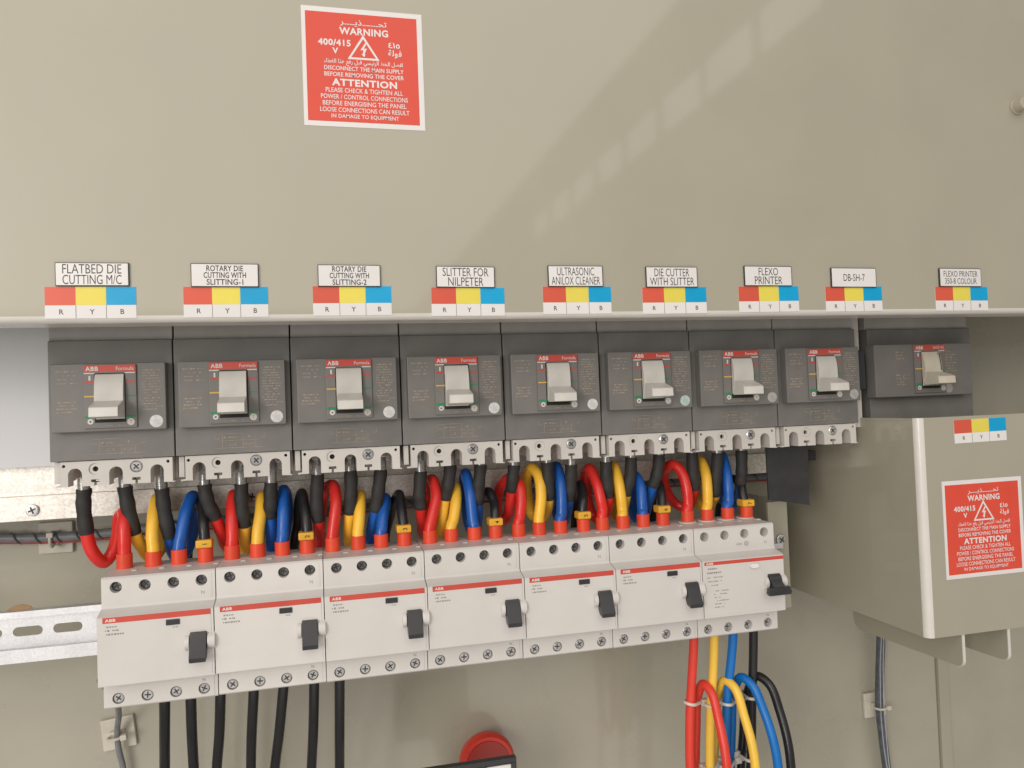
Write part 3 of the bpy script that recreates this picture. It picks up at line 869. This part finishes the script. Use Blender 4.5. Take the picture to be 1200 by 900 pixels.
GO = 'coloured cables looping below the last white breaker'
ARC = {
    'red': [(465.8, 32, -200), (465.8, 32, -215), (464.7, 34, -237), (462.2, 36, -268), (460.9, 38, -301), (461.5, 41, -335), (463, 46, -368), (467, 51, -378), (471.5, 53, -366),
            (472.6, 53, -330), (473.6, 50, -293), (474.0, 46, -267.5), (475.6, 38, -254.6), (477.8, 28, -259), (478.9, 20, -278), (478.9, 12, -299.4), (478.0, 8, -320), (474, 4, -400), (472, 4, -480)],
    'yellow': [(485, 32, -200), (484.5, 32, -214), (483.6, 34, -239), (480.6, 36, -274.5), (479, 38, -310), (479.5, 41, -340), (481, 46, -372), (485, 51, -382), (489.5, 53, -370),
               (489.6, 53, -332), (491, 50, -303), (492.6, 46, -270), (495.6, 38, -254.2), (499.2, 28, -257.5), (502.2, 20, -278.4), (503.8, 12, -300), (503.4, 8, -322), (500, 4, -400), (498, 4, -480)],
    'blue': [(502.2, 32, -200), (501.9, 32, -215), (500.4, 34, -235), (497, 36, -262), (495.6, 38, -284), (495, 40, -306), (496, 44, -345), (500, 49, -362), (504.6, 53, -352),
             (505.8, 53, -332), (506.8, 50, -298), (507.7, 46, -268), (510.9, 38, -253.2), (515.6, 28, -257.6), (519.8, 20, -275), (522.5, 12, -296), (523.7, 8, -318), (524, 4, -400), (524, 4, -480)],
    'black': [(521.4, 32, -200), (521.1, 32, -214), (520.4, 34, -243), (519.2, 36, -272), (518, 38, -309), (516.5, 41, -340), (515, 46, -372), (514.5, 50, -380), (514.5, 53, -368),
              (515.5, 53, -336), (517.3, 50, -307), (519.6, 46, -274), (525.5, 38, -254), (531.4, 28, -258.6), (535.0, 20, -278.5), (535.9, 12, -300), (535.4, 8, -320), (533, 4, -400), (532, 4, -480)]}
for col, p in ARC.items():
    pts, _ = spline(p, 9)
    m = MB(); m.tube(pts, 3.7, 16)
    tag(m.build('looped_cable', cab_low[col]), '%s cable looping over itself below the right end white breaker' % col, 'cable', GO)

GT = 'white cable ties on the coloured cables'


def tie(c1, c2, z, label, r=4.7, tilt=0.0):
    """strap pulled tight round two cable runs whose centres are c1 and c2 at height z."""
    a = Vector(c1); b = Vector(c2); d = (b - a).normalized(); mid = (a + b) / 2
    root = empty('cable_tie', (mid.x, mid.y, z))
    t0 = math.atan2(d.y, d.x); P = []
    for i in range(13):
        t = t0 + math.pi / 2 + math.pi * i / 12
        p = a + Vector((math.cos(t), math.sin(t))) * r - mid; P.append((p.x, p.y, tilt * p.x))
    for i in range(13):
        t = t0 - math.pi / 2 + math.pi * i / 12
        p = b + Vector((math.cos(t), math.sin(t))) * r - mid; P.append((p.x, p.y, tilt * p.x))
    m = MB()
    m.tube(P, 1.35, 8, closed=True)
    m.build('strap', tiem, root)
    n = Vector((d.y, -d.x))
    if n.y > 0: n = -n
    hp_ = b - mid + n * (r + 1.2)
    m = MB(); m.box(hp_.x - 3.2, hp_.x + 3.2, hp_.y - 2.4, hp_.y + 2.2, tilt * hp_.x - 2.7, tilt * hp_.x + 2.7, 0.8)
    m.box(hp_.x + 3.2, hp_.x + 7.5, hp_.y - 1.0, hp_.y + 0.4, tilt * hp_.x - 1.3, tilt * hp_.x + 1.0, 0.3)
    m.build('tie_head', tiem, root)
    tag(root, label, 'cable tie', GT)

def at_z(col, z, k):
    """centre of the k-th crossing of a looped cable with height z."""
    P, _ = spline(ARC[col], 12); n = 0
    for p, q in zip(P, P[1:]):
        if (p.z - z) * (q.z - z) <= 0:
            if n == k:
                f = (z - p.z) / (q.z - p.z + 1e-9); return (p.x + (q.x - p.x) * f, p.y + (q.y - p.y) * f)
            n += 1

for col, zu, zl, tl in (('red', -269, -328, -0.22), ('yellow', -272, -325, -0.05), ('blue', -273, -327, -0.08), ('black', -270, -323, 0.0)):
    tie(at_z(col, zu, 0), at_z(col, zu, 1), zu, 'upper white cable tie gripping both %s looped cable runs' % col, tilt=tl)
    tie(at_z(col, zl, 0), at_z(col, zl, 1), zl, 'lower white cable tie round the %s looped cable runs near the bottom edge' % col)

# ------------------------------------------------------------------ wiring on the back panel
def mount(cx, cz, rot, label, vertical=True):
    root = empty('tie_mount', (cx, 146.5, cz))
    root.rotation_euler = (0, rot, 0)
    m = MB(); m.box(-12.8, 12.8, -0.6, 3.4, -12.8, 12.8, 1.1)
    m.build('base', mountm, root)
    m = MB()
    if vertical: m.box(-6, 6, -4.5, -0.4, -3.4, 3.4, 0.8)
    else: m.box(-3.4, 3.4, -4.5, -0.4, -6, 6, 0.8)
    m.build('saddle', mountm, root)
    m = MB()
    P = [(6.0 * math.cos(2 * math.pi * i / 24), -8.5 + 5.4 * math.sin(2 * math.pi * i / 24), 0) for i in range(24)]
    if not vertical: P = [(0, p[1], p[0]) for p in P]
    m.tube(P, 1.2, 8, closed=True)
    if vertical: m.box(4.2, 9.2, -14, -9.5, -2.2, 2.2, 0.6)
    else: m.box(-2.4, 2.4, -15, -10.5, 2.0, 6.0, 0.6)
    m.build('strap', mountm, root)
    tag(root, label, 'tie mount', 'adhesive cable tie mounts on the back panel')

mount(-42.5, -109.3, 0.0, 'off-white tie mount holding the spiral wrapped bundle at the left', vertical=False)
mount(1.0, -273.8, -0.1, 'off-white tie mount holding the thin grey wire below the white breakers')
mount(726.0, -343.5, -0.03, 'off-white tie mount holding the grey hose under the box cover')

# spiral wrapped bundle behind everything
bun = empty('wire_bundle', (0, 140, -104))
tag(bun, 'grey spiral wrapped wire bundle running behind the cable loops', 'wire bundle')
pts, _ = spline([(-220, 138, -98), (-120, 138, -102), (-70, 138, -106.5), (-42, 138, -108), (-15, 138, -108), (60, 138, -104.5), (200, 138, -101), (400, 138, -97), (560, 138, -96.5), (640, 138, -97)], 12)
base = Vector((0, 140, -104))
m = MB(); m.tube([p - base for p in pts], 3.9, 12); m.build('bundle_core', wirem, bun)
m = MB()
hel = []
L_ = 860; N_ = 900
for j in range(N_):
    f = j / (N_ - 1) * (len(pts) - 1); a = int(f); b = min(a + 1, len(pts) - 1)
    p = pts[a].lerp(pts[b], f - a) - base
    t = p.x / 15.0 * 2 * math.pi
    hel.append((p.x, p.y + 4.1 * math.cos(t), p.z + 4.1 * math.sin(t)))
m.tube(hel, 0.8, 6); m.build('spiral_wrap', spiralm, bun)
m = MB(); m.tube([(p.x - base.x, p.y - base.y - 1.5, p.z - base.z - 4.6 - 1.2 * math.sin(p.x * 0.02)) for p in pts], 0.9, 8); m.build('thin_wire', thinred, bun)

pts, _ = spline([(13, 52, -200), (13.5, 90, -228), (6, 128, -254), (2.5, 137, -268), (2.8, 138, -282), (5.5, 140, -300), (8, 142, -330), (12, 142, -480)], 9)
m = MB(); m.tube(pts, 2.3, 10)
tag(m.build('thin_wire', wirem), 'thin grey wire running down from the leftmost white breaker', 'wire')
m = MB()
hp, _ = spline([(728, 138, -200), (731, 138, -262), (727, 138, -310), (725, 138, -343), (727, 138, -375), (731, 138, -420), (736, 138, -520)], 10)
m.tube(hp, 4.3, 14)
ho = m.build('wire_hose', hosem)
tag(ho, 'blue-grey sleeved wire hose running down below the box cover', 'hose')
m = MB(); m.tube([(p.x + 0.9 + 0.9 * math.sin(p.z * 0.05), p.y - 4.2, p.z) for p in hp], 0.55, 6); m.tube([(p.x - 2.2 + 0.6 * math.sin(p.z * 0.07), p.y - 3.6, p.z) for p in hp], 0.45, 6)
m.build('inner_wire', hosel, ho)
m = MB()
for zz in (-207, -238, -268, -288, -326, -366, -398):
    m.box(724, 735, 132.8, 133.6, zz - 0.5, zz + 0.5)
m.bm.free(); m = None

# ------------------------------------------------------------------ box cover at the right
box = empty('box_cover', (617, -57, -37))
tag(box, 'protruding beige box cover with a warning sticker on its front', 'cover')
lo = Vector((617, -57, -37))


def loc_pts(P): return [(p[0] - lo.x, p[1] - lo.y) for p in P]
m = MB(); m.prism(loc_pts([(617, 149.5), (617, -51.5), (618.6, -51.5), (618.6, 149.5)]), -168.5, 0, 'z')
m.build('side_wall', paint, box)
m = MB(); m.prism(loc_pts([(622.5, -57), (800, -57), (800, -55.4), (622.5, -55.4)]), -168.5, 0, 'z')
m.build('front_wall', paint, box)
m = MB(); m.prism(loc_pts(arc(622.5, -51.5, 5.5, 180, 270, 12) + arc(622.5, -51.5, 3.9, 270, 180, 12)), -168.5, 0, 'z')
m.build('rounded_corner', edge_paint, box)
m = MB(); m.box(9, 183, 1.7, 16, -1.6, -0.05, 0.3)
m.build('top_flange', paint, box)
for xx in (649.0, 692.0):
    m = MB()
    P = [(-55.2, -150), (-55.2, -226)] + arc(-49, -226, 6, 180, 270, 6)[1:] + arc(62, -225, 10, 270, 360, 7) + [(72, -150)]
    m.prism([(p[0] - lo.y, p[1] - lo.z) for p in P], xx - lo.x, xx + 2.2 - lo.x, 'x', 0.3)
    tb_ = m.build('lower_tab', paint, box)
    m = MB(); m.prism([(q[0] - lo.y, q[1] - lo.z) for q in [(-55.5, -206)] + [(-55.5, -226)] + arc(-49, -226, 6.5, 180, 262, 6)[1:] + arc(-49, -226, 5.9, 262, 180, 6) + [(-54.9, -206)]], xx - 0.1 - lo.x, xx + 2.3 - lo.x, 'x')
    m.build('pale_edge', edge_paint, tb_)

# black plate under the eighth breaker
m = MB(); m.prism([(534.6, -50), (574.6, -48), (573.6, -109.8), (535, -102.9)], 21.5, 23.5, 'y', 0.3)
tag(m.build('insulating_plate', blackp), 'black insulating plate hanging below the DB-SH-7 breaker', 'plate')

# ------------------------------------------------------------------ red button and framed label at the bottom edge
rb = empty('push_button', (306, 120, -331.5))
tag(rb, 'round red push button behind the black framed plate', 'button')
m = MB(); m.cyl((0, 0), 22.5, 0, 4, 'y', 48, r2=24.8); m.cyl((0, 0), 24.8, 4, 9, 'y', 48); m.build('rim', knobred, rb)
m = MB(); m.cyl((0, 0), 19.5, -1.0, 0.2, 'y', 48, bev=0.4); m.build('cap', knobdark, rb)
m = MB(); m.cyl((0, 0), 15, 9, 30, 'y', 32); m.build('stem', knobdark, rb)

pm = empty('framed_plate', (280, 40, -320))
tag(pm, 'black framed plate with white cards at the bottom edge', 'plate')
m = MB()
m.box(-45, 33.2, 0, 6, 23.6, 27.6, 0.5); m.box(-45, 33.2, 0, 6, -40, -36, 0.5); m.box(29.4, 33.2, 0.2, 6.2, -36, 23.6, 0.5); m.box(-45, -41.2, 0.2, 6.2, -36, 23.6, 0.5)
m.box(-41.2, 29.4, 4.5, 6, -36, 23.6); m.box(5, 8.5, 0.4, 4.5, -36, 23.6, 0.3)
m.box(-8, 8, 6.2, 109, -40, -28, 0.5)
m.build('frame', blackp, pm)
m = MB(); m.box(8.8, 29.2, 2.6, 4.4, -30, 21.5, 0.2); m.box(-40.6, 4.6, 2.6, 4.4, -30, 21.5, 0.2); m.build('card', stk_white, pm)

# rust coloured tape scrap on the DIN rail's upper edge
m = MB(); m.cyl((-39.5, -148.4), 5.0, 60.4, 61.2, 'y', 20, sx=1.7)
tag(m.build('tape_scrap', stainm), 'small brown tape scrap behind the slotted rail at the left', 'tape')

# ------------------------------------------------------------------ stickers
ARAB = {'\u0627': ('\ufe8d', '\ufe8e', None, None), '\u0641': ('\ufed1', '\ufed2', '\ufed3', '\ufed4'), '\u0635': ('\ufeb9', '\ufeba', '\ufebb', '\ufebc'),
        '\u0644': ('\ufedd', '\ufede', '\ufedf', '\ufee0'), '\u062e': ('\ufea5', '\ufea6', '\ufea7', '\ufea8'), '\u0637': ('\ufec1', '\ufec2', '\ufec3', '\ufec4'),
        '\u0631': ('\ufead', '\ufeae', None, None), '\u0626': ('\ufe89', '\ufe8a', '\ufe8b', '\ufe8c'), '\u064a': ('\ufef1', '\ufef2', '\ufef3', '\ufef4'),
        '\u0633': ('\ufeb1', '\ufeb2', '\ufeb3', '\ufeb4'), '\u0642': ('\ufed5', '\ufed6', '\ufed7', '\ufed8'), '\u0628': ('\ufe8f', '\ufe90', '\ufe91', '\ufe92'),
        '\u0639': ('\ufec9', '\ufeca', '\ufecb', '\ufecc'), '\u0647': ('\ufee9', '\ufeea', '\ufeeb', '\ufeec'), '\u0630': ('\ufeab', '\ufeac', None, None),
        '\u063a': ('\ufecd', '\ufece', '\ufecf', '\ufed0'), '\u0621': ('\ufe80', None, None, None), '\u0648': ('\ufeed', '\ufeee', None, None),
        '\u0629': ('\ufe93', '\ufe94', None, None), '\u062a': ('\ufe95', '\ufe96', '\ufe97', '\ufe98'), '\u062d': ('\ufea1', '\ufea2', '\ufea3', '\ufea4'),
        '\u0640': ('\u0640', '\u0640', '\u0640', '\u0640')}


def shape_ar(s):
    out = []
    for w_ in s.split(' '):
        o = []
        for i, ch in enumerate(w_):
            f = ARAB[ch]
            prev = i > 0 and ARAB[w_[i - 1]][2] is not None and f[1] is not None
            nxt = i < len(w_) - 1 and f[2] is not None and ARAB[w_[i + 1]][1] is not None
            o.append(f[3] if prev and nxt else f[1] if prev else f[2] if nxt else f[0])
        out.append(''.join(o))
    return ' '.join(out)[::-1]


def warning_sticker(cx, cz, y, label):
    root = empty('warning_sticker', (cx, y, cz))
    tag(root, label, 'sticker', 'red electrical warning stickers')
    m = MB(); m.box(-37.6, 37.6, -0.25, 0, -37.8, 37.8); m.build('sheet', stk_white, root)
    m = MB(); m.box(-35.2, 34.2, -0.33, -0.1, -34.6, 34.6); m.build('red_field', stk_red, root)
    m = MB(); Y = -0.42
    m.text(shape_ar('\u062a\u062d\u0640\u0640\u0640\u0640\u0640\u0640\u0630\u064a\u0640\u0640\u0640\u0640\u0631'), 0.5, 28.6, 4.4, Y, w=29, bold=0.012)
    m.text('WARNING', 0.6, 23.4, 4.6, Y, w=30.5, bold=0.03)
    m.text('400/415', -17.8, 15.6, 4.2, Y, w=20, bold=0.03)
    m.text('V', -17.4, 10.4, 3.8, Y, w=3.6, bold=0.03)
    m.text('\u0664\u0661\u0665', 19.4, 16.2, 3.6, Y, w=7.2, bold=0.02)
    m.text(shape_ar('\u0641\u0648\u0644\u0629'), 19.8, 10.6, 5.2, Y, w=8.6, bold=0.02)
    # triangle
    To = [(0, 21.4), (-9.9, 5.6), (9.9, 5.6)]; Ti = [(0, 18.9), (-7.8, 6.8), (7.8, 6.8)]
    for a in range(3):
        b = (a + 1) % 3
        m.prism([To[a], To[b], Ti[b], Ti[a]], Y, Y + 0.05, 'y')
    m.prism([(1.3, 16.6), (-1.9, 11.6), (0.1, 11.9), (-0.6, 9.0), (-1.5, 9.2), (0.4, 7.4), (1.4, 9.6), (0.6, 9.2), (2.2, 13.0), (0.3, 12.7), (2.2, 16.2)], Y - 0.01, Y + 0.04, 'y')
    m.text(shape_ar('\u0627\u0641\u0635\u0644 \u0627\u0644\u062e\u0637 \u0627\u0644\u0631\u0626\u064a\u0633\u064a \u0642\u0628\u0644 \u0631\u0641\u0639 \u0647\u0630\u0627 \u0627\u0644\u063a\u0637\u0627\u0621'), 0, 3.2, 4.4, Y, w=49, bold=0.012)
    m.text('DISCONNECT THE MAIN SUPPLY', 0.2, -0.6, 2.7, Y, w=49.5, bold=0.012)
    m.text('BEFORE REMOVING THE COVER', 0.2, -4.6, 2.7, Y, w=49.5, bold=0.012)
    m.text('ATTENTION', 0.2, -9.6, 4.6, Y, w=40.5, bold=0.034)
    for j, (t, w_) in enumerate((('PLEASE CHECK & TIGHTEN ALL', 48), ('POWER / CONTROL CONNECTIONS', 54), ('BEFORE ENERGISING THE PANEL', 52), ('LOOSE CONNECTIONS CAN RESULT', 55.5), ('IN DAMAGE TO EQUIPMENT', 42))):
        m.text(t, 0.0, -14.6 - 4.15 * j, 2.9, Y, w=w_, bold=0.006)
    m.build('lettering', stk_white, root)

warning_sticker(205.5, 201.2, -70.02, 'square red and white warning sticker on the upper cover')
warning_sticker(673.5, -124.5, -57.02, 'square red and white warning sticker on the box cover')


def phase_sticker(x0, z0, y, label, w=48.0, h=18.3, rot=0.0):
    root = empty('phase_sticker', (x0, y, z0))
    root.rotation_euler = (0, rot, 0)
    tag(root, label, 'sticker', 'red yellow blue phase stickers')
    m = MB(); m.box(0, w, -0.22, 0, -h, 0); m.build('sheet', stk_white, root)
    zc = -h * 0.58
    for j, (mm, nm) in enumerate(((ph_red, 'red_field'), (ph_yel, 'yellow_field'), (ph_blu, 'blue_field'))):
        m = MB(); m.box(w * j / 3 + 0.03, w * (j + 1) / 3 - 0.03, -0.3, -0.1, zc, -0.05); m.build(nm, mm, root)
    m = MB()
    for j, t in enumerate('RYB'):
        m.text(t, w * (j + 0.53) / 3, -h * 0.79, 2.9, -0.3, bold=0.008)
    m.build('letters', greyink_dark, root)
    m = MB()
    for j in (1, 2): m.box(w * j / 3 - 0.17, w * j / 3 + 0.17, -0.31, -0.1, -h, zc)
    m.build('divider', greyink, root)

greyink_dark = mat('dark_grey_ink', (0.06, 0.055, 0.055), 0.5)
PH = [(21.6, 62.7, 0.0), (95.4, 62.7, 0.0), (169.8, 63.1, 0.0), (243.2, 62.3, 0.006), (317.4, 62.8, 0.0), (388.2, 62.3, -0.004), (461.4, 62.8, -0.006), (531.7, 62.7, -0.004), (627.2, 62.7, 0.004)]
for i, (x0, z0, rr) in enumerate(PH):
    phase_sticker(x0, z0, -70.03, 'red yellow blue R Y B sticker under the %s nameplate' % WHICH[i], rot=rr)
phase_sticker(650.0, -39.8, -57.03, 'red yellow blue R Y B sticker on the box cover', w=49.4, h=18.2, rot=-0.01)

NM = [(27.5, 76.6, 38.8, 13.6), (100.0, 76.6, 38.4, 14.1), (173.2, 76.3, 38.2, 13.6), (246.7, 75.9, 38.2, 13.7), (321.2, 76.6, 38.4, 14.0), (391.0, 76.3, 38.4, 14.2), (466.0, 77.3, 37.8, 14.2), (536.5, 76.4, 38.0, 14.3), (630.8, 76.6, 38.0, 14.0)]
NAME_ROT = [0, 0.004, 0.004, 0.01, 0.0, 0.0, 0.004, 0.004, 0.006]
for i, (x0, z0, w, h) in enumerate(NM):
    root = empty('nameplate', (x0, -70.02, z0))
    root.rotation_euler = (0, NAME_ROT[i], 0)
    tag(root, 'white engraved nameplate with black edge reading %s' % WHICH[i], 'nameplate', 'engraved nameplates above the breakers')
    m = MB(); m.box(0, w, -1.5, 0, -h, 0, 0.1); m.build('backing', engr_black, root)
    m = MB(); m.box(0.45, w - 0.45, -1.68, -1.4, -h + 0.45, -0.45, 0.1); m.build('face', stk_white, root)
    m = MB()
    L3 = NAMES[i]; n = len(L3)
    hh = {1: 5.2, 2: 5.4, 3: 3.5}[n]; gap = {1: 0, 2: 6.2, 3: 4.1}[n]
    for j, t in enumerate(L3):
        mw_ = {1: 18, 2: 31, 3: 24}[n] * (len(t) / max(len(q) for q in L3)) ** 0.8
        if i == 4: mw_ = [26, 34][j]
        if i == 5: mw_ = [26, 33][j]
        if i == 6: mw_ = [15.5, 22][j]
        if i == 8: mw_ = [31, 29][j]
        if i == 8: hh, gap = 4.4, 5.5
        if i == 3: mw_ = [30, 23][j]
        if i == 0: mw_ = [31, 31][j]
        m.text(t, w / 2, -h / 2 + gap * ((n - 1) / 2 - j), hh, -1.75, w=mw_, bold=-0.004 if n < 3 else 0.014)
    m.build('engraving', blackink, root)
